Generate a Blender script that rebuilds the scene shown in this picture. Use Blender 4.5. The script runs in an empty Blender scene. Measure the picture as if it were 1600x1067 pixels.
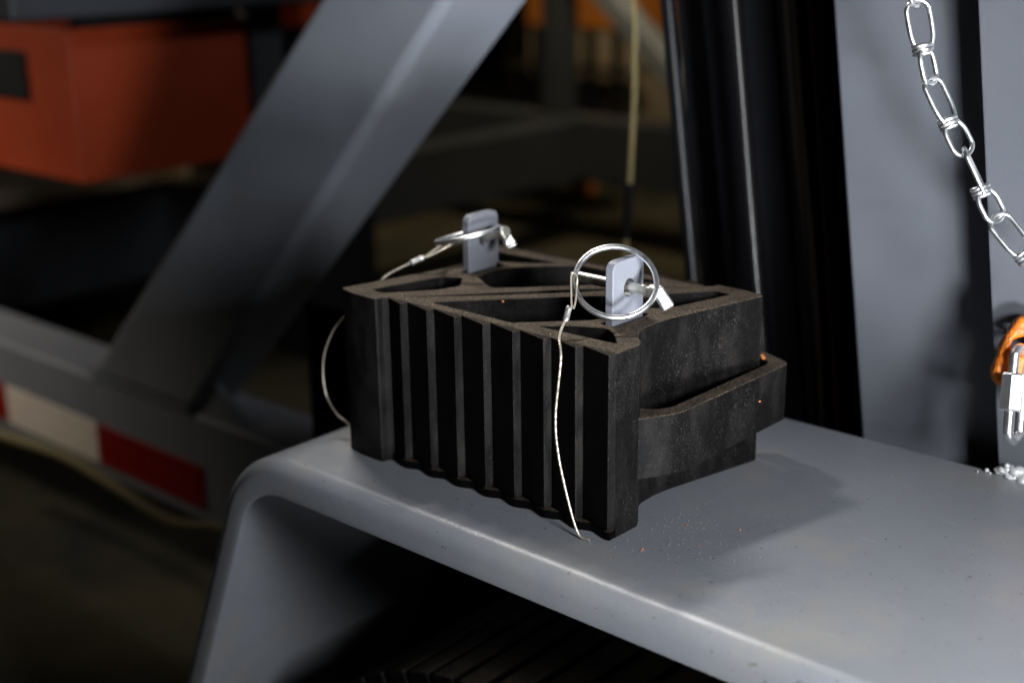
import bpy, bmesh, math, random
from mathutils import Vector, Matrix, noise
random.seed(7)
scene = bpy.context.scene
C = scene.collection
R = math.radians

# ------------------------------------------------------------------ camera
cam_d = bpy.data.cameras.new('camera')
cam = bpy.data.objects.new('camera', cam_d)
C.objects.link(cam)
right = Vector((0.74768, 0.66393, -0.01282))
up = Vector((-0.19021, 0.23262, 0.95379))
fwd = Vector((-0.63623, 0.71069, -0.30021))
m = Matrix((right, up, -fwd)).transposed().to_4x4()
m.translation = Vector((0.8145, -1.0646, 0.6543))
cam.matrix_world = m
cam_d.sensor_width = 36.0
cam_d.lens = 46.85
cam_d.clip_start = 0.05
cam_d.clip_end = 200.0
cam_d.dof.use_dof = True
cam_d.dof.focus_distance = 1.50
cam_d.dof.aperture_fstop = 1.9
scene.camera = cam

# ------------------------------------------------------------------ light
w = bpy.data.worlds.new('World')
scene.world = w
w.use_nodes = True
bg = w.node_tree.nodes['Background']
bg.inputs['Color'].default_value = (0.55, 0.62, 0.75, 1)
bg.inputs['Strength'].default_value = 0.0015

def area(name, loc, target, size, power, color, size_y=None):
    d = bpy.data.lights.new(name, 'AREA')
    d.energy = power
    d.color = color
    d.size = size
    if size_y:
        d.shape = 'RECTANGLE'
        d.size_y = size_y
    o = bpy.data.objects.new(name, d)
    C.objects.link(o)
    o.location = loc
    o.rotation_euler = (Vector(target) - Vector(loc)).to_track_quat('-Z', 'Y').to_euler()
    return o

area('key_lamp', (1.50, -0.54, 0.66), (-0.1, 0.2, 0.1), 0.32, 42, (0.93, 0.96, 1.0))
area('low_lamp', (1.75, -1.0, -0.12), (-0.30, 0.5, 0.50), 0.36, 5.5, (0.90, 0.94, 1.0)).data.spread = R(36)
left = area('left_lamp', (-4.3, -1.5, 1.9), (-2.75, 0.6, 0.0), 0.3, 3.4, (1.0, 0.9, 0.75))
left.data.spread = R(36)
ceil = area('ceiling_lamp', (-1.55, 0.85, 2.35), (0.1, 0.1, 0.0), 0.7, 8, (1.0, 0.97, 0.92), 0.12)
ceil.data.spread = R(64)
area('back_lamp', (1.5, 1.9, 2.6), (0.1, 0.1, 0.0), 0.5, 30, (0.95, 0.97, 1.0))
area('yard_lamp', (-2.4, 3.2, 3.4), (-4.4, 4.9, -0.8), 1.0, 22, (1.0, 0.86, 0.55)).data.spread = R(75)
scene.view_settings.view_transform = 'Standard'
scene.view_settings.look = 'None'
scene.view_settings.exposure = 0.0
scene.view_settings.gamma = 1.0

# ------------------------------------------------------------------ materials
def mat(name, base, rough=0.5, metal=0.0, spec=0.5):
    M = bpy.data.materials.new(name)
    M.use_nodes = True
    b = M.node_tree.nodes['Principled BSDF']
    b.inputs['Base Color'].default_value = (*base, 1)
    b.inputs['Roughness'].default_value = rough
    b.inputs['Metallic'].default_value = metal
    b.inputs['Specular IOR Level'].default_value = spec
    return M

def nd(M, t, **kw):
    n = M.node_tree.nodes.new(t)
    for k, v in kw.items():
        setattr(n, k, v)
    return n

def lk(M, a, b):
    M.node_tree.links.new(a, b)

def noise_tex(M, scale, detail=4, rough=0.55, vec=None):
    n = nd(M, 'ShaderNodeTexNoise')
    n.inputs['Scale'].default_value = scale
    n.inputs['Detail'].default_value = detail
    n.inputs['Roughness'].default_value = rough
    if vec is None:
        vec = nd(M, 'ShaderNodeTexCoord').outputs['Object']
    lk(M, vec, n.inputs['Vector'])
    return n

def ramp(M, src, a, b, ca=(0, 0, 0, 1), cb=(1, 1, 1, 1)):
    r = nd(M, 'ShaderNodeValToRGB')
    r.color_ramp.elements[0].position = a
    r.color_ramp.elements[1].position = b
    r.color_ramp.elements[0].color = ca
    r.color_ramp.elements[1].color = cb
    lk(M, src, r.inputs[0])
    return r

def mixc(M, fac, a, b):
    x = nd(M, 'ShaderNodeMix', data_type='RGBA')
    if hasattr(fac, 'is_linked'):
        lk(M, fac, x.inputs[0])
    else:
        x.inputs[0].default_value = fac
    for s, i in ((a, 6), (b, 7)):
        if hasattr(s, 'is_linked'):
            lk(M, s, x.inputs[i])
        else:
            x.inputs[i].default_value = (*s, 1)
    return x.outputs[2]

def math_n(M, op, a, b=None):
    x = nd(M, 'ShaderNodeMath', operation=op)
    x.use_clamp = True
    for s, i in ((a, 0), (b, 1)):
        if s is None:
            continue
        if hasattr(s, 'is_linked'):
            lk(M, s, x.inputs[i])
        else:
            x.inputs[i].default_value = s
    return x.outputs[0]

def bump(M, src, dist, strength=1.0):
    bn = nd(M, 'ShaderNodeBump')
    bn.inputs['Distance'].default_value = dist
    bn.inputs['Strength'].default_value = strength
    lk(M, src, bn.inputs['Height'])
    b = M.node_tree.nodes['Principled BSDF']
    lk(M, bn.outputs[0], b.inputs['Normal'])
    return bn

def paint(name, base, rough=0.42, speck=True, peel=0.00035, peel_scale=260):
    """powder coat / sprayed paint: orange-peel relief, faint mottling, fine dust specks"""
    M = mat(name, base, rough)
    b = M.node_tree.nodes['Principled BSDF']
    big = noise_tex(M, 3.2, 5, 0.6)
    r1 = ramp(M, big.outputs['Fac'], 0.3, 0.7)
    c = mixc(M, r1.outputs[0], tuple(x * 0.9 for x in base), tuple(x * 1.08 for x in base))
    rr = nd(M, 'ShaderNodeMapRange')
    rr.inputs['To Min'].default_value = rough - 0.06
    rr.inputs['To Max'].default_value = rough + 0.1
    lk(M, big.outputs['Fac'], rr.inputs['Value'])
    lk(M, rr.outputs[0], b.inputs['Roughness'])
    if speck:
        f = noise_tex(M, 420, 2, 0.5)
        area_m = ramp(M, noise_tex(M, 7, 3, 0.6).outputs['Fac'], 0.38, 0.66)
        s = ramp(M, f.outputs['Fac'], 0.64, 0.71)
        k = math_n(M, 'MULTIPLY', s.outputs[0], area_m.outputs[0])
        k = math_n(M, 'MULTIPLY', k, 0.6)
        c = mixc(M, k, c, (0.42, 0.39, 0.34))
        d = ramp(M, noise_tex(M, 150, 1, 0.4).outputs['Fac'], 0.735, 0.76)
        c = mixc(M, math_n(M, 'MULTIPLY', d.outputs[0], 0.75), c, (0.05, 0.045, 0.04))
        # thin brownish dust film lying in drifts
        film = ramp(M, noise_tex(M, 5.5, 6, 0.65).outputs['Fac'], 0.48, 0.72)
        c = mixc(M, math_n(M, 'MULTIPLY', film.outputs[0], 0.5), c, (0.29, 0.27, 0.225))
        # fine rub marks and hairline scratches, dragged mostly along the length
        for ang, sc, lo_ in ((0.25, 14, 0.70), (-0.9, 18, 0.715)):
            mp = nd(M, 'ShaderNodeMapping')
            mp.inputs['Rotation'].default_value = (0, 0, ang)
            mp.inputs['Scale'].default_value = (0.7, 16, 6)
            lk(M, nd(M, 'ShaderNodeTexCoord').outputs['Object'], mp.inputs['Vector'])
            sn = noise_tex(M, sc, 3, 0.55, mp.outputs[0])
            sr = ramp(M, sn.outputs['Fac'], lo_, lo_ + 0.04)
            c = mixc(M, math_n(M, 'MULTIPLY', sr.outputs[0], 0.5), c, (0.42, 0.40, 0.39))
    lk(M, c, b.inputs['Base Color'])
    p = noise_tex(M, peel_scale, 2, 0.5)
    bump(M, p.outputs['Fac'], peel, 0.8)
    return M

M_fender = paint('fender_paint', (0.205, 0.215, 0.237), 0.33)
M_frame = paint('frame_paint', (0.185, 0.197, 0.222), 0.45, speck=False)
M_dframe = paint('shaded_frame_paint', (0.03, 0.033, 0.040), 0.5, speck=False)  # frame paint darkened to stand in for weak light on these members
M_tab = paint('tab_paint', (0.185, 0.194, 0.222), 0.48, speck=False, peel=0.0002)
M_post = paint('post_paint', (0.108, 0.115, 0.130), 0.4, speck=False)
M_plate = paint('plate_paint', (0.085, 0.090, 0.102), 0.42, speck=False, peel=0.0003, peel_scale=220)

def rubber(name, dust=1.0, smear=0.55, base=(0.0034, 0.0032, 0.0031), spec=0.1):
    M = mat(name, base, 0.5, 0, spec)
    b = M.node_tree.nodes['Principled BSDF']
    geo = nd(M, 'ShaderNodeNewGeometry')
    tc = nd(M, 'ShaderNodeTexCoord')
    sep = nd(M, 'ShaderNodeSeparateXYZ')
    lk(M, geo.outputs['True Normal'], sep.inputs[0])
    upm = ramp(M, sep.outputs['Z'], 0.55, 0.9)
    n1 = noise_tex(M, 28, 6, 0.7)
    cov = ramp(M, n1.outputs['Fac'], 0.30, 0.62)
    fine = noise_tex(M, 520, 2, 0.6)
    fr = ramp(M, fine.outputs['Fac'], 0.38, 0.62)
    # dust: brown grit settled on what faces up
    dcol = mixc(M, fr.outputs[0], (0.042, 0.032, 0.024), (0.20, 0.155, 0.112))
    dk = math_n(M, 'MULTIPLY', upm.outputs[0], math_n(M, 'ADD', math_n(M, 'MULTIPLY', cov.outputs[0], 0.55), 0.4))
    dk = math_n(M, 'MULTIPLY', dk, dust)
    # grey scuffs and dried smears on the rubber skin
    mp = nd(M, 'ShaderNodeMapping')
    mp.inputs['Scale'].default_value = (1, 1, 0.45)
    mp.inputs['Rotation'].default_value = (0.5, 0.2, 0)
    lk(M, tc.outputs['Object'], mp.inputs['Vector'])
    n2 = noise_tex(M, 26, 7, 0.68, mp.outputs[0])
    sm = ramp(M, n2.outputs['Fac'], 0.45, 0.72)
    c = mixc(M, math_n(M, 'MULTIPLY', sm.outputs[0], smear), base, (0.024, 0.0215, 0.0195))
    # pale pinprick specks
    sp = ramp(M, noise_tex(M, 430, 2, 0.5).outputs['Fac'], 0.56, 0.74)
    spa = ramp(M, noise_tex(M, 19, 4, 0.65).outputs['Fac'], 0.36, 0.66)
    c = mixc(M, math_n(M, 'MULTIPLY', math_n(M, 'MULTIPLY', sp.outputs[0], spa.outputs[0]), math_n(M, 'MULTIPLY', smear, 0.55)), c, (0.12, 0.108, 0.096))
    c = mixc(M, dk, c, dcol)
    lk(M, c, b.inputs['Base Color'])
    rg = nd(M, 'ShaderNodeMapRange')
    rg.inputs['To Min'].default_value = 0.38
    rg.inputs['To Max'].default_value = 0.66
    lk(M, n2.outputs['Fac'], rg.inputs['Value'])
    rmix = nd(M, 'ShaderNodeMix', data_type='FLOAT')
    lk(M, dk, rmix.inputs[0])
    lk(M, rg.outputs[0], rmix.inputs[2])
    rmix.inputs[3].default_value = 0.95
    lk(M, rmix.outputs[0], b.inputs['Roughness'])
    bn = noise_tex(M, 340, 3, 0.6)
    bump(M, bn.outputs['Fac'], 0.00022, 0.6)
    return M

M_rubber = rubber('rubber', 1.0)
M_rib = rubber('rib_rubber', 0.35, 0.06, (0.0016, 0.0015, 0.0015), 0.04)
M_step = rubber('dusty_lit_step_rubber', 1.0, 0.7, (0.004, 0.0038, 0.0035), 0.25)  # dust plus a paler tone painted in as highlight on the rib steps
M_tyre = rubber('tyre_rubber', 0.3, 0.15, (0.002, 0.002, 0.002), 0.06)

def steel(name, base=(0.86, 0.87, 0.88), rough=0.30, scale=120):
    M = mat(name, base, rough, 1.0)
    b = M.node_tree.nodes['Principled BSDF']
    n = noise_tex(M, scale, 4, 0.6)
    rg = nd(M, 'ShaderNodeMapRange')
    rg.inputs['To Min'].default_value = rough - 0.08
    rg.inputs['To Max'].default_value = rough + 0.16
    lk(M, n.outputs['Fac'], rg.inputs['Value'])
    lk(M, rg.outputs[0], b.inputs['Roughness'])
    c = mixc(M, n.outputs['Fac'], tuple(x * 0.72 for x in base), tuple(min(1, x * 1.15) for x in base))
    lk(M, c, b.inputs['Base Color'])
    bump(M, n.outputs['Fac'], 0.0003, 0.35)
    return M

M_zinc = steel('zinc_steel')
M_pin = steel('yellow_zinc_steel', (0.80, 0.77, 0.68), 0.36)
M_toggle = steel('worn_zinc', (0.62, 0.62, 0.60), 0.42, 260)
M_cable = mat('cable_strand', (0.62, 0.55, 0.45), 0.38, 0.7)
M_ferrule = steel('aluminium_ferrule', (0.80, 0.79, 0.77), 0.4)
M_black = mat('black_gloss_paint', (0.005, 0.005, 0.006), 0.32, 0, 0.16)
M_blackm = mat('black_matt', (0.006, 0.006, 0.007), 0.75, 0, 0.15)
M_hose = mat('black_hose', (0.008, 0.007, 0.007), 0.27, 0, 0.28)
M_yhose = paint('tan_sheath', (0.27, 0.215, 0.09), 0.6, speck=False)
M_redwire = mat('red_wire', (0.11, 0.006, 0.006), 0.45)
M_brown = mat('brown_hose', (0.05, 0.038, 0.03), 0.4)
M_orange = paint('orange_enamel', (0.25, 0.026, 0.0016), 0.45, speck=False)
M_far_orange = paint('far_orange_enamel', (0.62, 0.20, 0.03), 0.5, speck=False)
M_white = paint('dirty_white', (0.55, 0.52, 0.46), 0.6, speck=False)
M_cream = paint('cream_board', (0.34, 0.26, 0.18), 0.7, speck=False)
M_weld = steel('weld_metal', (0.72, 0.72, 0.72), 0.45, 300)
M_weld.node_tree.nodes['Principled BSDF'].inputs['Metallic'].default_value = 0.35

M_hook = mat('orange_hook_paint', (0.62, 0.20, 0.02), 0.42)
def _hook():
    M = M_hook
    b = M.node_tree.nodes['Principled BSDF']
    n = noise_tex(M, 90, 6, 0.65)
    r = ramp(M, n.outputs['Fac'], 0.32, 0.62)
    c = mixc(M, r.outputs[0], (0.42, 0.085, 0.008), (0.74, 0.20, 0.012))
    ch = ramp(M, noise_tex(M, 60, 5, 0.7).outputs['Fac'], 0.66, 0.72)
    c = mixc(M, ch.outputs[0], c, (0.06, 0.03, 0.02))
    lk(M, c, b.inputs['Base Color'])
    bump(M, n.outputs['Fac'], 0.0022, 0.8)
_hook()

def tape_mat(name, base, rough=0.3):
    M = mat(name, base, rough)
    b = M.node_tree.nodes['Principled BSDF']
    v = nd(M, 'ShaderNodeTexVoronoi')
    v.inputs['Scale'].default_value = 90
    tc = nd(M, 'ShaderNodeTexCoord')
    lk(M, tc.outputs['Object'], v.inputs['Vector'])
    c = mixc(M, v.outputs['Distance'], tuple(x * 1.1 for x in base), tuple(x * 0.7 for x in base))
    lk(M, c, b.inputs['Base Color'])
    return M
M_tape_w = tape_mat('white_reflective_film', (0.80, 0.70, 0.60))
M_tape_r = tape_mat('red_reflective_film', (0.26, 0.008, 0.005))

def floor_mat():
    M = mat('concrete', (0.1, 0.085, 0.05), 0.8)
    b = M.node_tree.nodes['Principled BSDF']
    n = noise_tex(M, 1.3, 6, 0.65)
    r = ramp(M, n.outputs['Fac'], 0.36, 0.62, (0.005, 0.0045, 0.0025, 1), (0.055, 0.045, 0.020, 1))
    f = noise_tex(M, 30, 4, 0.6)
    c = mixc(M, math_n(M, 'MULTIPLY', f.outputs['Fac'], 0.35), r.outputs[0], (0.016, 0.0135, 0.008))
    lk(M, c, b.inputs['Base Color'])
    bump(M, f.outputs['Fac'], 0.004, 0.5)
    return M
M_floor = floor_mat()
M_grit = mat('pale_grit', (0.5, 0.46, 0.4), 0.7)
M_grit_o = mat('orange_grit', (0.75, 0.25, 0.07), 0.6)

# ------------------------------------------------------------------ helpers
def link_mesh(name, me, material=None, parent=None, smooth=None):
    o = bpy.data.objects.new(name, me)
    C.objects.link(o)
    if material:
        me.materials.clear()
        me.materials.append(material)
    if smooth is not None:
        shade(me, smooth)
    if smooth is not None:
        wn = o.modifiers.new('weighted_normal', 'WEIGHTED_NORMAL')
        wn.keep_sharp = True
    if parent:
        o.parent = parent
    return o

def shade(me, angle):
    me.polygons.foreach_set('use_smooth', [True] * len(me.polygons))
    me.set_sharp_from_angle(angle=R(angle))

def obj(name, bm, material, parent=None, smooth=35):
    me = bpy.data.meshes.new(name)
    bmesh.ops.recalc_face_normals(bm, faces=bm.faces)
    bm.to_mesh(me)
    bm.free()
    return link_mesh(name, me, material, parent, smooth)

def thing(name, label, cat, loc=(0, 0, 0), group=None):
    o = bpy.data.objects.new(name, None)
    C.objects.link(o)
    o.location = loc
    o.empty_display_size = 0.05
    tag(o, label, cat, group)
    return o

def tag(o, label, cat, group=None):
    o['label'] = label
    o['category'] = cat
    if group:
        o['group'] = group
    return o

def world_child(o, parent):
    """parent keeping the world-space mesh where it is (things sit at plain translations)"""
    o.parent = parent
    o.matrix_parent_inverse = Matrix.Translation(-parent.location)
    return o

def put(name, bm, material, parent, smooth=35):
    o = obj(name, bm, material, None, smooth)
    if parent:
        if parent.parent:
            o.parent = parent
        else:
            world_child(o, parent) if parent.type == 'EMPTY' else setattr(o, 'parent', parent)
    return o

def box_bm(x0, x1, y0, y1, z0, z1, bev=0.0, seg=2, bm=None):
    own = bm is None
    b = bmesh.new()
    bmesh.ops.create_cube(b, size=1)
    for v in b.verts:
        v.co = Vector(((x0 + x1) / 2 + v.co.x * (x1 - x0), (y0 + y1) / 2 + v.co.y * (y1 - y0), (z0 + z1) / 2 + v.co.z * (z1 - z0)))
    if bev:
        bmesh.ops.bevel(b, geom=b.edges[:], offset=bev, segments=seg, affect='EDGES', profile=0.5)
    if own:
        return b
    me = bpy.data.meshes.new('t')
    b.to_mesh(me)
    b.free()
    bm.from_mesh(me)
    bpy.data.meshes.remove(me)
    return bm

def hull8(p, bev=0.0, seg=3):
    """solid from 8 corners: 4 of one end then 4 of the other, same winding"""
    b = bmesh.new()
    v = [b.verts.new(q) for q in p]
    for f in ((0, 1, 2, 3), (7, 6, 5, 4), (0, 4, 5, 1), (1, 5, 6, 2), (2, 6, 7, 3), (3, 7, 4, 0)):
        b.faces.new([v[i] for i in f])
    bmesh.ops.recalc_face_normals(b, faces=b.faces)
    if bev:
        bmesh.ops.bevel(b, geom=b.edges[:], offset=bev, segments=seg, affect='EDGES', profile=0.5)
    return b

def spline(pts, n=8, closed=False):
    P = [Vector(p) for p in pts]
    out = []
    N = len(P)
    for i in range(N if closed else N - 1):
        a = P[(i - 1) % N] if closed or i > 0 else P[0] * 2 - P[1]
        b = P[i]
        c = P[(i + 1) % N]
        d = P[(i + 2) % N] if closed or i + 2 < N else P[-1] * 2 - P[-2]
        for k in range(n):
            t = k / n
            out.append(0.5 * ((2 * b) + (c - a) * t + (2 * a - 5 * b + 4 * c - d) * t * t + (3 * b - a - 3 * c + d) * t ** 3))
    if not closed:
        out.append(P[-1])
    return out

def tube(bm, path, r, seg=10, closed=False, caps=True, twist_r=None):
    n = len(path)
    rings = []
    prev = None
    for i in range(n):
        a = path[(i - 1) % n] if closed or i > 0 else path[i]
        c = path[(i + 1) % n] if closed or i < n - 1 else path[i]
        t = (Vector(c) - Vector(a)).normalized()
        if prev is None:
            u = t.orthogonal().normalized()
        else:
            u = (prev - t * prev.dot(t)).normalized()
        prev = u
        v = t.cross(u)
        rad = r[i] if isinstance(r, (list, tuple)) else r
        ring = []
        for k in range(seg):
            an = 2 * math.pi * k / seg
            q = rad if twist_r is None else rad + twist_r * math.cos(an * 3 + i * 0.9)
            ring.append(bm.verts.new(Vector(path[i]) + (u * math.cos(an) + v * math.sin(an)) * q))
        rings.append(ring)
    for i in range(n if closed else n - 1):
        A, B = rings[i], rings[(i + 1) % n]
        off = 0
        if closed and i == n - 1:   # match the seam
            off = min(range(seg), key=lambda s: (A[0].co - B[s].co).length)
        for k in range(seg):
            bm.faces.new((A[k], A[(k + 1) % seg], B[(k + 1 + off) % seg], B[(k + off) % seg]))
    if caps and not closed:
        bm.faces.new(rings[0][::-1])
        bm.faces.new(rings[-1])
    return bm

def solid2d(name, outer, holes, depth, bev, matrix, material, parent=None, seg=2, smooth=35):
    """a flat outline with holes given real thickness and rounded arrises; z 0..depth in its own frame"""
    cu = bpy.data.curves.new(name, 'CURVE')
    cu.dimensions = '2D'
    cu.fill_mode = 'BOTH'
    for ring in [outer] + list(holes):
        s = cu.splines.new('POLY')
        s.points.add(len(ring) - 1)
        for i, p in enumerate(ring):
            s.points[i].co = (p[0], p[1], 0, 1)
        s.use_cyclic_u = True
    cu.bevel_depth = bev
    cu.bevel_resolution = seg
    cu.extrude = depth / 2 - bev
    cu.offset = -bev
    co = bpy.data.objects.new(name, cu)
    C.objects.link(co)
    dg = bpy.context.evaluated_depsgraph_get()
    me = bpy.data.meshes.new_from_object(co.evaluated_get(dg), depsgraph=dg)
    bpy.data.objects.remove(co)
    bpy.data.curves.remove(cu)
    me.name = name
    me.transform(matrix @ Matrix.Translation((0, 0, depth / 2)))
    bm = bmesh.new()
    bm.from_mesh(me)
    bmesh.ops.remove_doubles(bm, verts=bm.verts, dist=1e-5)
    bmesh.ops.recalc_face_normals(bm, faces=bm.faces)
    bm.to_mesh(me)
    bm.free()
    o = link_mesh(name, me, material, None, smooth)
    if parent:
        o.parent = parent
    return o

def fillet(pts, rads, n=5):
    out = []
    N = len(pts)
    for i in range(N):
        p = Vector(pts[i]).to_2d()
        r = rads[i] if isinstance(rads, (list, tuple)) else rads
        if not r:
            out.append(tuple(p))
            continue
        a = (Vector(pts[i - 1]).to_2d() - p)
        c = (Vector(pts[(i + 1) % N]).to_2d() - p)
        d = min(r, a.length * 0.45, c.length * 0.45)
        s, e = p + a.normalized() * d, p + c.normalized() * d
        for k in range(n + 1):
            t = k / n
            out.append(tuple(s * (1 - t) ** 2 + p * 2 * t * (1 - t) + e * t * t))
    return out

I4 = Matrix.Identity(4)

# ------------------------------------------------------------------ setting: floor
def floor():
    b = bmesh.new()
    bmesh.ops.create_grid(b, x_segments=60, y_segments=60, size=30)
    for v in b.verts:
        v.co.z = -1.0 + 0.01 * noise.noise(v.co * 0.8)
    o = obj('floor', b, M_floor)
    o['kind'] = 'structure'
floor()

# ------------------------------------------------------------------ fender
def fender():
    t = thing('fender', 'grey painted steel trailer fender with rolled front edge carrying the black blocks', 'fender')
    # outer path in x-z: leg, bend, flat top
    Ro = 0.147
    cx, cz = -0.455, -Ro
    path = []
    aend = R(67)
    leg_dir = Vector((-math.cos(aend), -math.sin(aend)))
    bend_end = Vector((cx - Ro * math.sin(aend), cz + Ro * math.cos(aend)))
    for k in range(7):
        s = 0.85 * (1 - k / 7)
        path.append((bend_end + leg_dir * s, Vector((-math.sin(aend), math.cos(aend)))))
    for k in range(25):
        a = aend * (1 - k / 24)
        nn = Vector((-math.sin(a), math.cos(a)))
        path.append((Vector((cx, cz)) + nn * Ro, nn))
    for x in [cx + 0.02 + 0.06 * i for i in range(30)]:
        path.append((Vector((x, 0)), Vector((0, 1))))
    sec = [(0.46, 0.0), (0.35, 0), (0.2, 0.0), (0.06, 0), (-0.03, 0)]
    for k in range(11):
        a = R(9 * k)
        sec.append((-0.068 - 0.024 * math.sin(a), 0.024 * (1 - math.cos(a))))
    sec += [(-0.0925, 0.036), (-0.0915, 0.0455), (-0.090, 0.047), (-0.0885, 0.0455), (-0.087, 0.036)]
    for k in range(8):
        a = R(90 - 90 / 7 * k)
        sec.append((-0.068 - 0.019 * math.sin(a), 0.005 + 0.019 * (1 - math.cos(a))))
    sec += [(0.2, 0.005), (0.46, 0.005)]
    b = bmesh.new()
    rings = []
    for p, n in path:
        ring = []
        for y, off in sec:
            q = p - n * off
            z = q.y
            # slight oil-canning and a shallow dent near the lip
            if off < 0.024:
                z += 0.0009 * noise.noise(Vector((q.x * 4, y * 4, 1.7)))
                dx, dy = (q.x - 0.21) / 0.10, (y + 0.035) / 0.035
                z -= 0.0016 * math.exp(-dx * dx - dy * dy)
            ring.append(b.verts.new((q.x, y, z)))
        rings.append(ring)
    m_ = len(sec)
    for i in range(len(rings) - 1):
        for k in range(m_):
            b.faces.new((rings[i][k], rings[i][(k + 1) % m_], rings[i + 1][(k + 1) % m_], rings[i + 1][k]))
    b.faces.new(rings[0])
    b.faces.new(rings[-1][::-1])
    put('fender_skin', b, M_fender, t, 50)
    put('added_dark_plate', box_bm(-1.05, 1.3, 0.445, 0.455, -0.95, -0.0055, 0.002), M_blackm, t)  # black plate added to darken the lit floor showing under the fender
    # stay bar below the back edge that ties the fender to the frame
    put('stay_bar', box_bm(-0.35, 1.2, 0.38, 0.4445, -0.075, -0.008, 0.004), M_frame, t)
    return t
fender()

# ------------------------------------------------------------------ wheel chocks
H = 0.216
P_RIB = 0.0455

def make_chock(label, group):
    t = thing('wheel_chock', label, 'wheel chock', (0, 0, 0), group)
    outer = [(-0.352, 0.012), (0.0, 0.012), (0.0005, 0.052), (-0.005, 0.062), (-0.017, 0.073), (-0.027, 0.088),
             (-0.0335, 0.108), (-0.0345, 0.134), (-0.032, 0.158), (-0.016, 0.232), (0.0, 0.304), (-0.006, 0.309), (-0.030, 0.3145),
             (-0.058, 0.3160), (-0.0715, 0.3155), (-0.0733, 0.3135), (-0.0737, 0.306), (-0.0835, 0.296), (-0.146, 0.225), (-0.214, 0.149), (-0.258, 0.103),
             (-0.302, 0.060), (-0.333, 0.032), (-0.350, 0.020)]
    big = fillet([(-0.296, 0.030), (-0.164, 0.027), (-0.098, 0.094), (-0.090, 0.118), (-0.098, 0.158), (-0.148, 0.187), (-0.176, 0.160), (-0.250, 0.082)], 0.007)
    small = fillet([(-0.131, 0.036), (-0.100, 0.062), (-0.064, 0.079), (-0.046, 0.066), (-0.021, 0.040)], 0.006)
    rear = fillet([(-0.110, 0.205), (-0.101, 0.236), (-0.058, 0.290), (-0.035, 0.287), (-0.060, 0.186), (-0.084, 0.173)], 0.006)
    slot = fillet([(-0.0815, 0.0875), (-0.0620, 0.0875), (-0.0620, 0.1555), (-0.0815, 0.1555)], 0.003, 3)
    body = solid2d('body', outer, [big, small, rear, slot], H, 0.0016, I4, M_rubber, t)
    # floors inside the pockets
    web = [(-0.340, 0.024), (-0.004, 0.016), (-0.036, 0.11), (-0.038, 0.16), (-0.008, 0.298), (-0.058, 0.308), (-0.076, 0.294), (-0.214, 0.146), (-0.302, 0.056)]
    hole2 = [(-0.0815, 0.086), (-0.0620, 0.086), (-0.0620, 0.157), (-0.0815, 0.157)]
    solid2d('web', web, [hole2], 0.012, 0.001, Matrix.Translation((0, 0, 0.05)), M_rubber, t)
    # sawtooth tread ribs, each a wedge standing the height of the block
    for i in range(8):
        x1 = -P_RIB * i
        x0 = max(x1 - P_RIB, -0.352)
        w_ = x1 - x0
        lo = 0.0125 + 0.002 * random.random()
        pro = [(x0 + 0.0005, 0.0125), (x0 + 0.004, 0.0098), (x0 + w_ * 0.55, 0.0050), (x1 - 0.002, 0.0003), (x1 - 0.0003, 0.0012), (x1 - 0.0002, 0.0125)]
        rib = solid2d('tread_rib', pro, [], H - lo, 0.0008, Matrix.Translation((0, 0, lo)), M_rib, t, seg=2)
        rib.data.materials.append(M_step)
        for f in rib.data.polygons:      # dusty sawtooth steps, painted paler to stand in for light on them
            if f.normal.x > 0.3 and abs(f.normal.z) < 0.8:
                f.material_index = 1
    # scalloped foot flange
    fl = []
    for k in range(65):
        x = -0.350 + 0.350 * k / 64
        ph = (-x / P_RIB) % 1.0
        fl.append((x, 0.0012 + 0.0075 * (0.5 - 0.5 * math.cos(2 * math.pi * (ph - 0.12)))))
    fl += [(-0.0008, 0.03), (-0.335, 0.03)]
    solid2d('foot_flange', fl, [], 0.0118, 0.0022, I4, M_rib, t, seg=2)
    # moulded carrying loop round the heel
    st = [(-0.010, 0.030), (0.0000, 0.0515), (0.0105, 0.0690), (0.0190, 0.0860), (0.0252, 0.1040), (0.0275, 0.300), (0.028, 0.322), (0.022, 0.331),
          (-0.014, 0.346), (-0.030, 0.350), (-0.050, 0.338), (-0.056, 0.322), (-0.034, 0.320), (-0.018, 0.3275), (0.004, 0.3175), (0.0075, 0.308),
          (0.0055, 0.112), (0.001, 0.098), (-0.010, 0.086), (-0.030, 0.078), (-0.03, 0.05)]
    solid2d('carry_loop', fillet(st, 0.012, 4), [], 0.073, 0.0016, Matrix.Translation((0, 0, 0.057)), M_rubber, t)
    return t

def dup(root, mat_world, label):
    r = root.copy()
    C.objects.link(r)
    r.matrix_world = mat_world
    r['label'] = label
    for ch in list(root.children):
        c = ch.copy()
        C.objects.link(c)
        c.parent = r
        for g in ch.children:
            d = g.copy()
            C.objects.link(d)
            d.parent = c
    return r

chock = make_chock('black ribbed rubber wheel chock nearest the fender lip, ribbed face towards the front', 'pair of nested wheel chocks')
turn = Matrix.Translation((-0.432, 0.312, 0)) @ Matrix.Rotation(math.pi, 4, 'Z')
chock2 = dup(chock, turn, 'black rubber wheel chock nested behind the other, its ribbed face turned away')

# the rear block's carrying loop is squeezed flatter against its heel
for ch in list(chock2.children):
    if ch.name.startswith('carry_loop'):
        me = ch.data.copy()
        for v in me.vertices:
            if v.co.x > -0.012:
                v.co.x = -0.012 + (v.co.x + 0.012) * 0.3
            if v.co.y > 0.296:
                v.co.y = 0.296 + (v.co.y - 0.296) * 0.22
        ch.data = me

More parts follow.
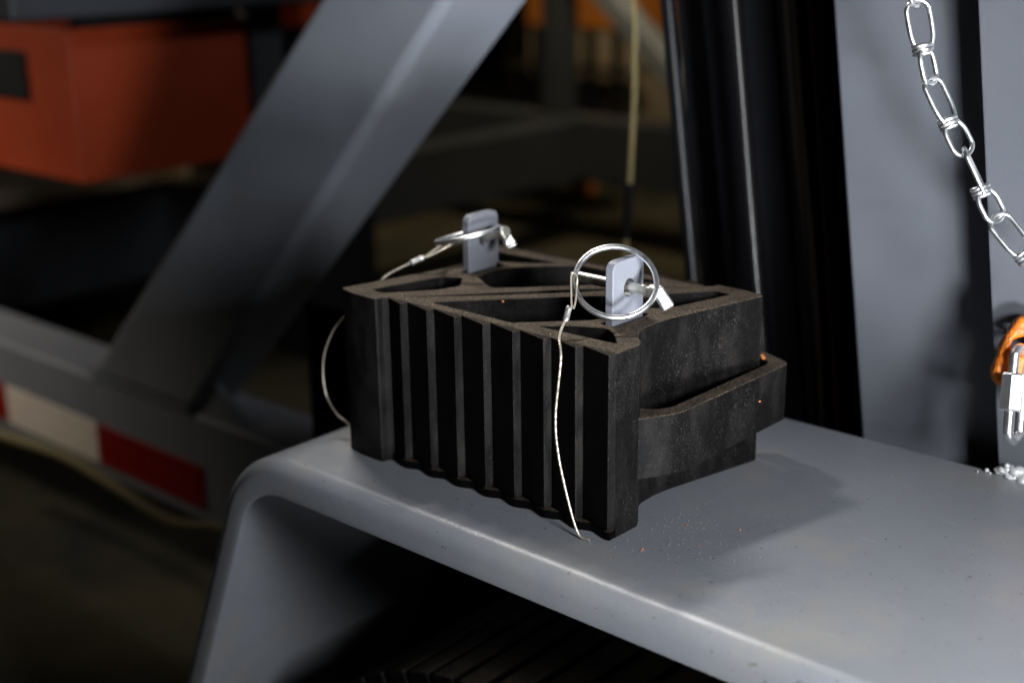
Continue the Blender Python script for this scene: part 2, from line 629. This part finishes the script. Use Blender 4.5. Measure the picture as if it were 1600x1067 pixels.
# ------------------------------------------------------------------ locking tabs
def make_tab(x, y, label):
    wd, top, th = 0.0585, 0.2885, 0.0115
    prof = fillet([(-wd / 2, 0.0), (wd / 2, 0.0), (wd / 2, top), (-wd / 2, top)], [0, 0, 0.012, 0.013], 6)
    hole = [(0.002 + 0.0100 * math.cos(a), 0.254 + 0.0105 * math.sin(a)) for a in [2 * math.pi * k / 28 for k in range(28)]]
    # profile x -> world y, profile y -> world z, thickness -> world -x
    M = Matrix(((0, 0, -1, 0), (1, 0, 0, 0), (0, 1, 0, 0), (0, 0, 0, 1)))
    o = solid2d('locking_tab', prof, [hole], th, 0.0016, M, M_tab, None, 3)
    o.location = (x, y, 0)
    tag(o, label, 'tab', 'locking tabs through the chocks')
    return o
make_tab(-0.066, 0.1200, 'pale grey steel locking tab standing through the front chock beside the round pull ring')
make_tab(-0.366, 0.2005, 'pale grey steel locking tab standing through the rear chock, farther from the camera')

# ------------------------------------------------------------------ locking pins with pull rings
def make_pin(loc, label, c, e1, e2, rad, shaft_len, group, head_dir, tilt=0.0):
    """shaft along x through the tab; pull ring through the head"""
    t = thing('locking_pin', label, 'locking pin', loc, group)
    b = bmesh.new()
    L0 = Vector(loc)
    n = 10
    pth = [Vector((0.034 - (shaft_len) * k / n, 0, 0)) for k in range(n + 1)]
    rr = [0.0062] * (n + 1)
    tube(b, pth, rr, 18)
    # collar and chamfered end
    tube(b, [Vector((0.030, 0, 0)), Vector((0.0305, 0, 0)), Vector((0.040, 0, 0)), Vector((0.0415, 0, 0))], [0.0065, 0.0085, 0.0085, 0.0065], 18)
    tube(b, [Vector((0.034 - shaft_len, 0, 0)), Vector((0.034 - shaft_len - 0.008, 0.0, 0.001))], [0.0062, 0.0030], 18)
    bmesh.ops.rotate(b, cent=(0, 0, 0), matrix=Matrix.Rotation(tilt, 3, 'Y'), verts=b.verts)
    put_local('shaft', b, M_pin, t)
    # ring
    b = bmesh.new()
    c = Vector(c) - L0
    e1, e2 = Vector(e1).normalized(), Vector(e2)
    e2 = (e2 - e1 * e1.dot(e2)).normalized()
    tube(b, [c + e1 * rad * math.cos(a) + e2 * rad * math.sin(a) for a in [2 * math.pi * k / 72 for k in range(72)]], 0.0034, 12, closed=True)
    put_local('pull_ring', b, M_zinc, t)
    # flattened toggle foot on the outside end
    hd = Vector(head_dir).normalized()
    s = Vector((0.041, 0, 0.001))
    side = hd.cross(Vector((-0.636, 0.711, -0.300))).normalized()
    nrm = hd.cross(side).normalized()
    p = []
    for z0, w0, th in ((-0.006, 0.0070, 0.0045), (0.022, 0.0078, 0.0036)):
        ctr = s + hd * z0
        p += [ctr + side * w0 + nrm * th, ctr - side * w0 + nrm * th, ctr - side * w0 - nrm * th, ctr + side * w0 - nrm * th]
    put_local('toggle', hull8(p, 0.0034, 3), M_toggle, t)
    return t

def put_local(name, bm, material, parent, smooth=40):
    return obj(name, bm, material, parent, smooth)

v_right, v_up, v_fwd = Vector((0.7477, 0.6639, -0.0128)), Vector((-0.190, 0.2326, 0.9538)), Vector((-0.636, 0.711, -0.300))
ring2_c = Vector((-0.0655, 0.0945, 0.2665))
e_up = v_up * math.cos(R(28)) + v_fwd * math.sin(R(28))
make_pin((-0.066, 0.122, 0.2545), 'zinc locking pin with a large round pull ring through the front tab', ring2_c, v_right, e_up, 0.0462, 0.112,
         'locking pins with pull rings', v_right * 0.5 - v_up * 0.85 - v_fwd * 0.1)
ring1_c = Vector((-0.369, 0.174, 0.2625))
e1 = Vector((-0.057, -0.052, -0.017))
make_pin((-0.366, 0.2025, 0.257), 'zinc locking pin through the rear tab, its pull ring seen edge on', ring1_c, e1,
         v_fwd * math.cos(R(9)) + v_up * math.sin(R(9)), 0.043, 0.112, 'locking pins with pull rings', v_right * 0.25 - v_up * 0.5 - v_fwd * 0.8, -0.26)

# ------------------------------------------------------------------ lanyards
def lanyard(label, pts, loop, fer_a, fer_b, tail_cap=True):
    t = thing('lanyard', label, 'lanyard', tuple(pts[0]), 'wire rope lanyards')
    L0 = Vector(pts[0])
    b = bmesh.new()
    tube(b, [p - L0 for p in spline(pts, 40)], 0.00135, 9, twist_r=0.00012)
    put_local('wire_rope', b, M_cable, t)
    b = bmesh.new()
    tube(b, [p - L0 for p in spline(loop, 10)], 0.0012, 8)
    put_local('eye_loop', b, M_cable, t)
    a, c = Vector(fer_a) - L0, Vector(fer_b) - L0
    b = bmesh.new()
    k = 8
    tube(b, [a.lerp(c, i / k) for i in range(k + 1)], [0.0030, 0.0038, 0.0036, 0.0033, 0.0036, 0.0034, 0.0036, 0.0038, 0.0030], 10)
    f = put_local('ferrule', b, M_ferrule, t)
    return t

# front one: from the ring down over the ribbed face to the foot of the block
lanyard('thin wire lanyard hanging from the front pull ring down the ribbed face',
        [(-0.0815, 0.031, 0.243), (-0.079, 0.020, 0.233), (-0.073, 0.004, 0.2215), (-0.0575, -0.0120, 0.203), (-0.061, -0.017, 0.139),
         (-0.057, -0.017, 0.094), (-0.045, -0.015, 0.043), (-0.031, -0.014, 0.006), (-0.016, -0.013, 0.002)],
        [(-0.0800, 0.034, 0.246), (-0.0920, 0.048, 0.262), (-0.1015, 0.060, 0.274), (-0.1010, 0.064, 0.277), (-0.0955, 0.063, 0.272),
         (-0.0925, 0.058, 0.262), (-0.0840, 0.046, 0.252), (-0.0785, 0.036, 0.246)],
        (-0.0835, 0.034, 0.2475), (-0.0795, 0.023, 0.2340))
lanyard('thin wire lanyard from the rear pull ring looping out left of the blocks',
        [(-0.410, 0.126, 0.2335), (-0.422, 0.112, 0.2265), (-0.440, 0.088, 0.2120), (-0.448, 0.068, 0.192), (-0.466, 0.033, 0.162), (-0.482, 0.026, 0.138),
         (-0.500, 0.026, 0.100), (-0.500, 0.026, 0.057), (-0.482, 0.026, 0.031), (-0.462, 0.028, 0.020), (-0.445, 0.035, 0.006)],
        [(-0.408, 0.128, 0.2345), (-0.396, 0.142, 0.247), (-0.384, 0.156, 0.2575), (-0.380, 0.161, 0.2585), (-0.383, 0.160, 0.253), (-0.393, 0.147, 0.244), (-0.406, 0.131, 0.235)],
        (-0.4080, 0.1285, 0.2350), (-0.4190, 0.1155, 0.2280))

# ------------------------------------------------------------------ grey post, side plate, weld
LEAN = Matrix.Shear('XY', 4, (-0.142, 0.0))   # x shifts with z

def shear_bm(b, k=-0.142, z0=0.0):
    for v in b.verts:
        v.co.x += k * (v.co.z - z0)
    return b

def steel_post():
    t = thing('steel_post', 'grey painted steel post rising behind the fender with a flat plate at its right', 'post')
    put('column', shear_bm(box_bm(0.0275, 0.46, 0.525, 0.80, -1.0, 1.1, 0.008, 3)), M_post, t)
    pb = box_bm(0.247, 0.66, 0.466, 0.480, -0.35, 1.1, 0.003, 2)
    bmesh.ops.rotate(pb, cent=(0.247, 0.466, 0), matrix=Matrix.Rotation(R(8), 3, 'Z'), verts=pb.verts)
    put('side_plate', shear_bm(pb), M_plate, t)
    # lumpy weld at the foot of the plate, with spatter
    b = bmesh.new()
    rnd = random.Random(3)
    for k in range(60):
        x = 0.254 + 0.0009 * k + rnd.uniform(-.003, .003)
        r = rnd.uniform(0.0045, 0.0085)
        mt = Matrix.Translation((x, 0.460 + rnd.uniform(-0.006, 0.004), 0.000 + rnd.uniform(0, 0.009))) @ Matrix.Diagonal((1.1, 1, 0.8, 1))
        bmesh.ops.create_icosphere(b, subdivisions=2, radius=r, matrix=mt)
    for v in b.verts:
        v.co += Vector((noise.noise(v.co * 320), noise.noise(v.co * 300 + Vector((5, 1, 2))), noise.noise(v.co * 310 + Vector((2, 8, 3))))) * 0.0022
    put('weld_bead', b, M_weld, t, 60)
    b = bmesh.new()
    for (x, y, z, r) in ((0.237, 0.455, 0.0022, 0.0028), (0.262, 0.452, 0.016, 0.0034), (0.243, 0.450, 0.0015, 0.0016), (0.229, 0.447, 0.0012, 0.0013)):
        bmesh.ops.create_icosphere(b, subdivisions=2, radius=r, matrix=Matrix.Translation((x, y, z)))
    o = put('weld_spatter', b, M_weld, t)
    return t
steel_post()

# ------------------------------------------------------------------ black mast, cylinder, hoses
def mast():
    t = thing('black_mast', 'black upright mast channel behind the chocks', 'mast')
    b = box_bm(-0.395, -0.205, 0.78, 0.98, -1.0, 1.2, 0.004)
    put('mast_channel', shear_bm(b), M_blackm, t)
    put('mast_flange', shear_bm(box_bm(-0.290, -0.212, 0.700, 0.779, -1.0, 1.2, 0.003)), M_black, t)
    put('cover_strip', shear_bm(box_bm(-0.062, -0.041, 0.625, 0.66, -1.0, 1.2, 0.003)), M_blackm, t)
    put('back_panel', shear_bm(box_bm(-0.198, 0.05, 0.92, 0.95, -1.0, 1.2, 0.003)), M_blackm, t)
mast()

def upright(name, label, cat, x, y, r, material, wob=0.004, z0=-1.0, z1=1.2, seg=16, group=None):
    b = bmesh.new()
    pts = []
    for k in range(9):
        z = z0 + (z1 - z0) * k / 8
        pts.append((x - 0.142 * z + wob * noise.noise(Vector((x * 40, z * 3, 0))), y + wob * noise.noise(Vector((x * 40, z * 3, 9))), z))
    tube(b, spline(pts, 6), r, seg)
    o = obj(name, b, material)
    tag(o, label, cat, group)
    return o
upright('hydraulic_cylinder', 'black glossy upright hydraulic cylinder at the left of the mast', 'cylinder', -0.350, 0.695, 0.012, M_black, 0.0)
upright('hydraulic_hose', 'black glossy hose upright at the right edge of the mast', 'hose', -0.194, 0.640, 0.009, M_hose, 0.001, group='hoses beside the mast')
upright('hydraulic_hose', 'brownish hose upright just right of the glossy black hose', 'hose', -0.148, 0.72, 0.010, M_brown, 0.004, group='hoses beside the mast')
upright('electric_wire', 'thin dark red wire between the hoses and the grey post', 'wire', -0.122, 0.73, 0.0035, M_redwire, 0.004)

def tan_hose():
    t = thing('sheathed_cable', 'thin tan sheathed cable hanging at the left of the black mast', 'cable', (-0.6, 0.9, 0))
    b = bmesh.new()
    tube(b, spline([(-0.70, 0.9, 0.9), (-0.645, 0.9, 0.519), (-0.640, 0.9, 0.40), (-0.640, 0.9, 0.33), (-0.646, 0.9, 0.20), (-0.655, 0.9, 0.05), (-0.67, 0.9, -0.2), (-0.67, 0.9, -0.95)], 10), 0.0050, 10)
    put('sheath', b, M_yhose, t)
    b = bmesh.new()
    tube(b, spline([(-0.6465, 0.9, 0.19), (-0.650, 0.9, 0.14), (-0.6535, 0.9, 0.085)], 6), 0.0085, 10)
    put('black_sleeve', b, M_blackm, t)
tan_hose()

# bits of grit-caked hardware seen between mast and post
def gritty():
    b = bmesh.new()
    rnd = random.Random(11)
    for k in range(16):
        z = 0.36 - 0.19 * k / 15 + rnd.uniform(-.008, .008)
        bmesh.ops.create_icosphere(b, subdivisions=2, radius=rnd.uniform(0.003, 0.007), matrix=Matrix.Translation((-0.052 - 0.142 * z + rnd.uniform(-.008, .006), 0.655 + rnd.uniform(-.01, .01), z)))
    for v in b.verts:
        v.co += Vector((noise.noise(v.co * 200), noise.noise(v.co * 210 + Vector((5, 1, 2))), noise.noise(v.co * 190))) * 0.003
    o = obj('mud_clump', b, M_cream, None, 60)
    tag(o, 'crusty dried mud stuck in the dark gap left of the grey post', 'mud')
gritty()

# ------------------------------------------------------------------ chain
def chain():
    t = thing('chain', 'bright zinc double loop chain hanging in front of the grey plate', 'chain', (0.14, 0.36, 0.56))
    L0 = Vector(t.location)
    J = [Vector(p) for p in ((0.098, 0.356, 0.640), (0.1415, 0.36, 0.5645), (0.1635, 0.362, 0.484), (0.2085, 0.366, 0.4075), (0.2525, 0.370, 0.339), (0.304, 0.374, 0.272))]
    J = [Vector((0.126, 0.358, 0.648)), Vector((0.1435, 0.360, 0.5625)), Vector((0.1665, 0.362, 0.4800)), Vector((0.2110, 0.366, 0.4050)), Vector((0.2520, 0.370, 0.3350)), Vector((0.3150, 0.374, 0.2720))]
    rolls = [(8, 48), (10, 40), (28, 18), (66, 22), (14, 50)]
    wr = 0.0028
    toward = Vector((0.6362, -0.7107, 0.3))
    for i in range(len(J) - 1):
        A, B = J[i], J[i + 1]
        ax = (B - A).normalized()
        ln = (B - A).length
        # knot in the middle, two long loops meeting in it
        K = A + ax * ln * 0.58
        side = ax.cross(toward).normalized()
        nrm = side.cross(ax).normalized()
        b = bmesh.new()
        for (S, E, roll, wtop, wknot) in ((A - ax * 0.0035, K + ax * 0.003, rolls[i][0], 0.0138, 0.0105), (B + ax * 0.0035, K - ax * 0.003, rolls[i][1], 0.0136, 0.0085)):
            rr = R(roll)
            s2 = side * math.cos(rr) + nrm * math.sin(rr)
            d = (E - S)
            dn = d.normalized()
            l = d.length
            pts = []
            for a in range(0, 181, 20):
                an = R(a)
                pts.append(S + dn * (wtop * 0.9 * (1 - math.sin(an))) + s2 * (wtop * math.cos(an)))
            far_r = [S + dn * (l * 0.7) + s2 * wtop * 0.98, S + dn * l + s2 * wknot * 0.75]
            far_l = [S + dn * (l * 0.7) - s2 * wtop * 0.92, S + dn * l - s2 * wknot * 0.6]
            full = [far_r[1], far_r[0]] + pts + far_l
            tube(b, [p - L0 for p in spline(full, 4)], wr, 10)
        lo = obj('link', b, M_zinc, t, 50)
        b = bmesh.new()
        pts = []
        for k in range(0, 29):
            an = 2 * math.pi * k / 12
            pts.append(K + (side * (math.cos(an) * 0.0098 + 0.0026) + nrm * math.sin(an) * 0.0066) + ax * (0.0062 * k / 28 - 0.003) * 1.7 - L0)
        tube(b, pts, wr * 0.98, 9)
        obj('wrap', b, M_zinc, lo, 50)
    return t
chain()

# ------------------------------------------------------------------ orange hook eye and quick link
def hook():
    # forged eye: flat lobed outline with a hole, hammered and thickly painted
    s_ = v_right
    u_ = v_up
    k_ = 0.00073
    px = [(0, 62), (-16, 52), (-33, 24), (-46, -10), (-52, -32), (-47, -49), (-30, -52), (-16, -42), (0, -63), (24, -66), (46, -45), (52, 0), (44, 38), (24, 60)]
    hx = [(-23, 4), (-25, 16), (-16, 26), (0, 29), (14, 22), (14, 6), (0, 0), (-12, -4)]
    M = Matrix((s_, u_, -v_fwd)).transposed().to_4x4()
    M.translation = Vector((0.2725, 0.44, 0.1650)) + v_fwd * 0.009
    o = solid2d('hook_eye', fillet([(x * k_, y * k_) for x, y in px], 0.007, 4), [fillet([(x * k_, y * k_) for x, y in hx], 0.004, 3)], 0.020, 0.0062, M, M_hook, None, 4, 60)
    b = bmesh.new()
    b.from_mesh(o.data)
    bmesh.ops.triangulate(b, faces=b.faces)
    for _ in range(2):
        bmesh.ops.subdivide_edges(b, edges=[e for e in b.edges if e.calc_length() > 0.0022], cuts=1, use_grid_fill=False)
        bmesh.ops.triangulate(b, faces=b.faces)
    b.normal_update()
    for v in b.verts:
        q = v.co
        ridge = 1 - abs(noise.noise(Vector((q.x * 190 + q.z * 120, q.y * 190, q.z * 60)))) * 2
        v.co += v.normal * (0.0016 * noise.noise(q * 95) + 0.0011 * ridge)
    b.to_mesh(o.data)
    b.free()
    shade(o.data, 60)
    tag(o, 'rough orange painted hook eye in front of the grey plate holding the quick link', 'hook')
    t = thing('quick_link', 'steel quick link with hexagonal nut hanging from the orange hook eye', 'quick link', (0.257, 0.430, 0.11))
    L0 = Vector(t.location)
    # stadium of round bar, seen a little turned
    ax = (u_ * 0.985 + s_ * 0.085).normalized()
    sd = (s_ * 0.72 + v_fwd * 0.66).normalized()
    sd = (sd - ax * ax.dot(sd)).normalized()
    cc = Vector((0.2712, 0.418, 0.1205)) - v_fwd * 0.016
    hh, ww = 0.0535, 0.0140
    pts = []
    for k in range(13):
        a = math.pi * k / 12
        pts.append(cc + ax * (hh - ww + ww * math.sin(a)) + sd * ww * math.cos(a))
    for k in range(13):
        a = math.pi + math.pi * k / 12
        pts.append(cc + ax * (-(hh - ww) + ww * math.sin(a)) + sd * ww * math.cos(a))
    b = bmesh.new()
    pts = [p for p in spline(pts, 2, True)]
    tube(b, [p - L0 for p in pts], 0.0058, 14, closed=True)
    put_local('link_bar', b, M_zinc, t, 50)
    b = bmesh.new()
    n0 = cc - sd * ww - ax * 0.020
    n1 = cc - sd * ww + ax * 0.024
    tube(b, [(n0.lerp(n1, x)) - L0 for x in (0, 0.05, 0.95, 1)], [0.0112, 0.0128, 0.0128, 0.0112], 6)
    put_local('hex_nut', b, M_zinc, t, 20)
hook()

# ------------------------------------------------------------------ trailer frame (far side of the fender and beyond)
def frame():
    t = thing('trailer_frame', 'dark grey welded trailer frame with a broad diagonal brace and red and white tape', 'trailer frame')
    rail = put('side_rail', box_bm(-6.5, 2.0, 0.48, 0.64, -0.60, -0.345, 0.012, 3), M_frame, t)
    # diagonal brace: broad face forward, tapering slightly in depth to its foot
    base = [(-1.90, 0.482, -0.343), (-1.50, 0.482, -0.343), (-1.50, 0.615, -0.343), (-1.90, 0.615, -0.343)]
    topz = 1.05
    top = [(-0.485, 0.482, topz), (-0.23, 0.482, topz), (-0.23, 0.745, topz), (-0.485, 0.745, topz)]
    put('diagonal_brace', hull8(base + top, 0.022, 5), M_frame, t, 40)
    wb = bmesh.new()
    wp = [(-1.885 + 0.385 * k / 40, 0.478, -0.340 + 0.004 * (k % 2)) for k in range(41)]
    tube(wb, wp, [0.007 + 0.002 * (k % 2) for k in range(41)], 8)
    put('weld_seam', wb, M_frame, t)
    # little triangular gusset at its foot
    b = bmesh.new()
    g = [(-1.50, 0.50, -0.343), (-1.33, 0.50, -0.343), (-1.45, 0.50, -0.265)]
    q = [b.verts.new(p) for p in g] + [b.verts.new((p[0], p[1] + 0.02, p[2])) for p in g]
    b.faces.new(q[:3]); b.faces.new(q[5:2:-1])
    for i in range(3):
        b.faces.new((q[i], q[(i + 1) % 3], q[3 + (i + 1) % 3], q[3 + i]))
    put('gusset', b, M_frame, t)
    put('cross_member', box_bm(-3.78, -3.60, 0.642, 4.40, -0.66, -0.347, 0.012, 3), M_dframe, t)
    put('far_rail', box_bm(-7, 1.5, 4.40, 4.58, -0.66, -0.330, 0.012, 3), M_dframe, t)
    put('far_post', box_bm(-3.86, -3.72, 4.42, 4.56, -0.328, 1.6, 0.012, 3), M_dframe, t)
    fb = [(-2.86, 4.43, -0.328), (-2.70, 4.43, -0.328), (-2.70, 4.55, -0.328), (-2.86, 4.55, -0.328)]
    ft = [(-4.40, 4.43, 1.05), (-4.22, 4.43, 1.05), (-4.22, 4.55, 1.05), (-4.40, 4.55, 1.05)]
    put('far_brace', hull8(fb + ft, 0.012, 3), M_frame, t)
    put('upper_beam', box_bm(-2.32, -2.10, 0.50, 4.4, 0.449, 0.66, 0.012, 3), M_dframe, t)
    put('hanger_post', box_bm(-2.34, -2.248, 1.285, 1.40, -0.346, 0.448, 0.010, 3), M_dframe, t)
    # reflective tape on the rail face: bands of red and white film in three ridged rows
    tape = bpy.data.objects.new('reflective_tape', None)
    C.objects.link(tape)
    tape.parent = t
    tape['label'] = 'red and white reflective tape strip along the rail face'
    xs = [(-3.14, -2.73, 'r'), (-2.728, -2.318, 'w'), (-2.318 + 0.002, -1.890, 'w'), (-1.888, -1.46, 'r'), (-1.458, -1.03, 'w')]
    xs = [(-2.728, -2.317, 'r'), (-2.315, -1.890, 'w'), (-1.888, -1.47, 'r')]
    for x0, x1, k in xs:
        b = bmesh.new()
        for j in range(3):
            z0 = -0.566 + j * 0.0355
            box_bm(x0, x1, 0.4755, 0.4799, z0, z0 + 0.0325, 0.0018, 2, bm=b)
        s = obj('tape_band', b, M_tape_w if k == 'w' else M_tape_r, None, 35)
        s.parent = tape
        s['label'] = 'white tape band' if k == 'w' else 'red tape band'
    return t
frame()

def sag_cable():
    b = bmesh.new()
    pts = [(-2.9, 0.42, -0.60), (-2.45, 0.40, -0.55), (-2.117, 0.35, -0.508), (-1.822, 0.35, -0.488), (-1.617, 0.35, -0.506), (-1.406, 0.35, -0.526), (-1.28, 0.38, -0.514), (-1.21, 0.46, -0.56), (-1.20, 0.58, -0.63), (-1.22, 0.72, -0.60)]
    tube(b, spline(pts, 8), 0.0125, 10)
    o = obj('brake_hose', b, M_yhose)
    tag(o, 'tan hose sagging along under the taped rail', 'hose')
sag_cable()

# ------------------------------------------------------------------ orange box
def orange_box():
    t = thing('orange_box', 'orange steel box hanging under the dark upper beam at the left', 'box', (-2.5, 1.0, 0.03))
    put('box_body', box_bm(-2.95, -2.244, 0.72, 1.262, 0.030, 0.415, 0.004, 2), M_orange, t)
    put('lid_bracket', box_bm(-2.30, -2.246, 0.76, 1.24, 0.4152, 0.4488, 0.002), M_blackm, t)
    # dark opening plate with its catch on the front face
    put('vent_plate', box_bm(-2.72, -2.456, 0.708, 0.7195, 0.226, 0.352, 0.006), M_blackm, t)
orange_box()

# ------------------------------------------------------------------ tyre under the fender
def tyre():
    t = thing('tyre', 'black tyre with lugged shoulder in the dark under the fender', 'tyre', (-0.20, 0.195, -0.755))
    L0 = Vector(t.location)
    Rr, half = 0.455, 0.16
    prof = [(-half + 0.005, 0.24), (-half - 0.004, 0.32), (-half - 0.002, 0.38), (-half + 0.012, 0.425), (-half + 0.03, Rr - 0.012), (-half + 0.05, Rr - 0.006), (0, Rr),
            (half - 0.05, Rr - 0.006), (half - 0.03, Rr - 0.012), (half - 0.012, 0.425), (half + 0.002, 0.38), (half + 0.004, 0.32), (half - 0.005, 0.24)]
    b = bmesh.new()
    N = 96
    rings = []
    for i in range(N):
        a = 2 * math.pi * i / N
        rings.append([b.verts.new((r * math.sin(a), y, r * math.cos(a))) for y, r in prof])
    for i in range(N):
        A, B = rings[i], rings[(i + 1) % N]
        for k in range(len(prof) - 1):
            b.faces.new((A[k], A[k + 1], B[k + 1], B[k]))
        b.faces.new((A[-1], A[0], B[0], B[-1]))
    obj('carcass', b, M_tyre, t, 60)
    lug = None
    for i in range(60):
        a = 2 * math.pi * i / 60
        if lug is None:
            b = box_bm(-0.019, 0.019, -half - 0.008, half + 0.008, Rr - 0.06, Rr + 0.012, 0.004, 2)
            lug = obj('tread_lug', b, M_tyre, t, 35)
            o = lug
        else:
            o = lug.copy()
            C.objects.link(o)
            o.parent = t
        o.rotation_euler = (0, a, 0)
    b = bmesh.new()
    bmesh.ops.create_cone(b, cap_ends=True, segments=40, radius1=0.245, radius2=0.245, depth=0.26, matrix=Matrix.Rotation(R(90), 4, 'X'))
    obj('wheel_rim', b, M_blackm, t, 35)
tyre()

# ------------------------------------------------------------------ things far behind
def far_things():
    def simple(name, label, cat, parts, group=None):
        t = thing(name, label, cat, (parts[0][1][0], parts[0][1][2], parts[0][1][4]), group)
        for n_, bx, m_ in parts:
            put(n_, box_bm(*bx, 0.01, 2), m_, t)
        return t
    simple('orange_machine', 'blurred orange machine far behind, between brace and mast', 'machine',
           [('cabinet', (-5.34, -4.40, 6.0, 6.5, -0.02, 0.8), M_far_orange), ('base', (-5.34, -4.40, 6.02, 6.5, -1.0, -0.021), M_cream)])
    simple('storage_rack', 'dark open storage rack in front of the blurred orange machine', 'rack',
           [('upright', (-5.25 + 0.22 * k, -5.20 + 0.22 * k, 5.7, 5.76, -1.0, 0.02 - 0.03 * (k % 2)), M_blackm) for k in range(5)]
           + [('shelf', (-5.30, -4.25, 5.70, 5.95, -0.28, -0.24), M_brown), ('shelf', (-5.30, -4.25, 5.70, 5.95, -0.66, -0.62), M_brown)])
    simple('timber_stack', 'pale timber baulk lying on the floor behind the far rail', 'timber',
           [('baulk', (-4.95, -3.9, 5.0, 5.25, -0.70, -0.52), M_cream), ('bearer', (-4.8, -4.6, 5.0, 5.25, -1.0, -0.701), M_blackm)])
    simple('orange_crate', 'small orange and white crate on the dark floor under the cross member', 'crate',
           [('crate_body', (-4.98, -4.78, 4.15, 4.55, -1.0, -0.93), M_far_orange), ('crate_lid', (-4.98, -4.80, 4.14, 4.40, -0.929, -0.90), M_white)])
    simple('orange_block', 'little orange block on the floor below the far rail', 'block',
           [('block_body', (-4.45, -4.33, 5.35, 5.5, -1.0, -0.93), M_far_orange), ('block_cap', (-4.43, -4.35, 5.37, 5.48, -0.929, -0.91), M_blackm)])
    simple('red_toolbox', 'red orange toolbox behind the top of the diagonal brace', 'toolbox',
           [('toolbox_body', (-3.35, -3.0, 2.1, 2.5, 0.30, 0.42), M_orange), ('toolbox_lid', (-3.35, -3.0, 2.1, 2.5, 0.421, 0.5), M_orange), ('toolbox_stand', (-3.3, -3.05, 2.15, 2.45, -1.0, 0.299), M_blackm)])
    simple('pale_bundle', 'pale sheet bundle lying past the orange box', 'bundle',
           [('bundle_top', (-4.6, -4.2, 1.35, 2.4, -0.42, -0.33), M_cream), ('bundle_base', (-4.55, -4.25, 1.4, 2.35, -1.0, -0.421), M_blackm)])
far_things()

# ------------------------------------------------------------------ grit on the blocks and the fender
def grit():
    for nm, mt, n, rr, sd in (('dust_grit', M_grit, 260, (0.00018, 0.0005), 5), ('rust_grit', M_grit_o, 8, (0.0005, 0.0011), 6)):
        rnd = random.Random(sd)
        b = bmesh.new()
        for k in range(n):
            if rnd.random() < 0.45:
                x, y, z = 0.012 + abs(rnd.gauss(0.0, 0.055)), rnd.gauss(0.075, 0.045), 0.0006
            elif rnd.random() < 0.4:
                x, y, z = rnd.uniform(0.05, 0.5), rnd.uniform(-0.05, 0.4), 0.0006
            else:
                x, y, z = rnd.uniform(-0.35, -0.02), rnd.uniform(0.014, 0.03), H
            bmesh.ops.create_icosphere(b, subdivisions=1, radius=rnd.uniform(*rr), matrix=Matrix.Translation((x, y, z)))
        if nm == 'rust_grit':
            for (x, y, z, r) in ((-0.006, 0.322, 0.131, 0.0030), (-0.012, 0.329, 0.131, 0.0025), (0.0275, 0.262, 0.098, 0.0014), (-0.230, 0.0865, H, 0.0016)):
                bmesh.ops.create_icosphere(b, subdivisions=2, radius=r, matrix=Matrix.Translation((x, y, z)) @ Matrix.Diagonal((1, 1, 0.7, 1)))
        o = obj(nm, b, mt)
        o['kind'] = 'stuff'
        o['label'] = 'pale dust grains on the fender and block' if nm == 'dust_grit' else 'orange rust crumbs on the fender and blocks'
grit()
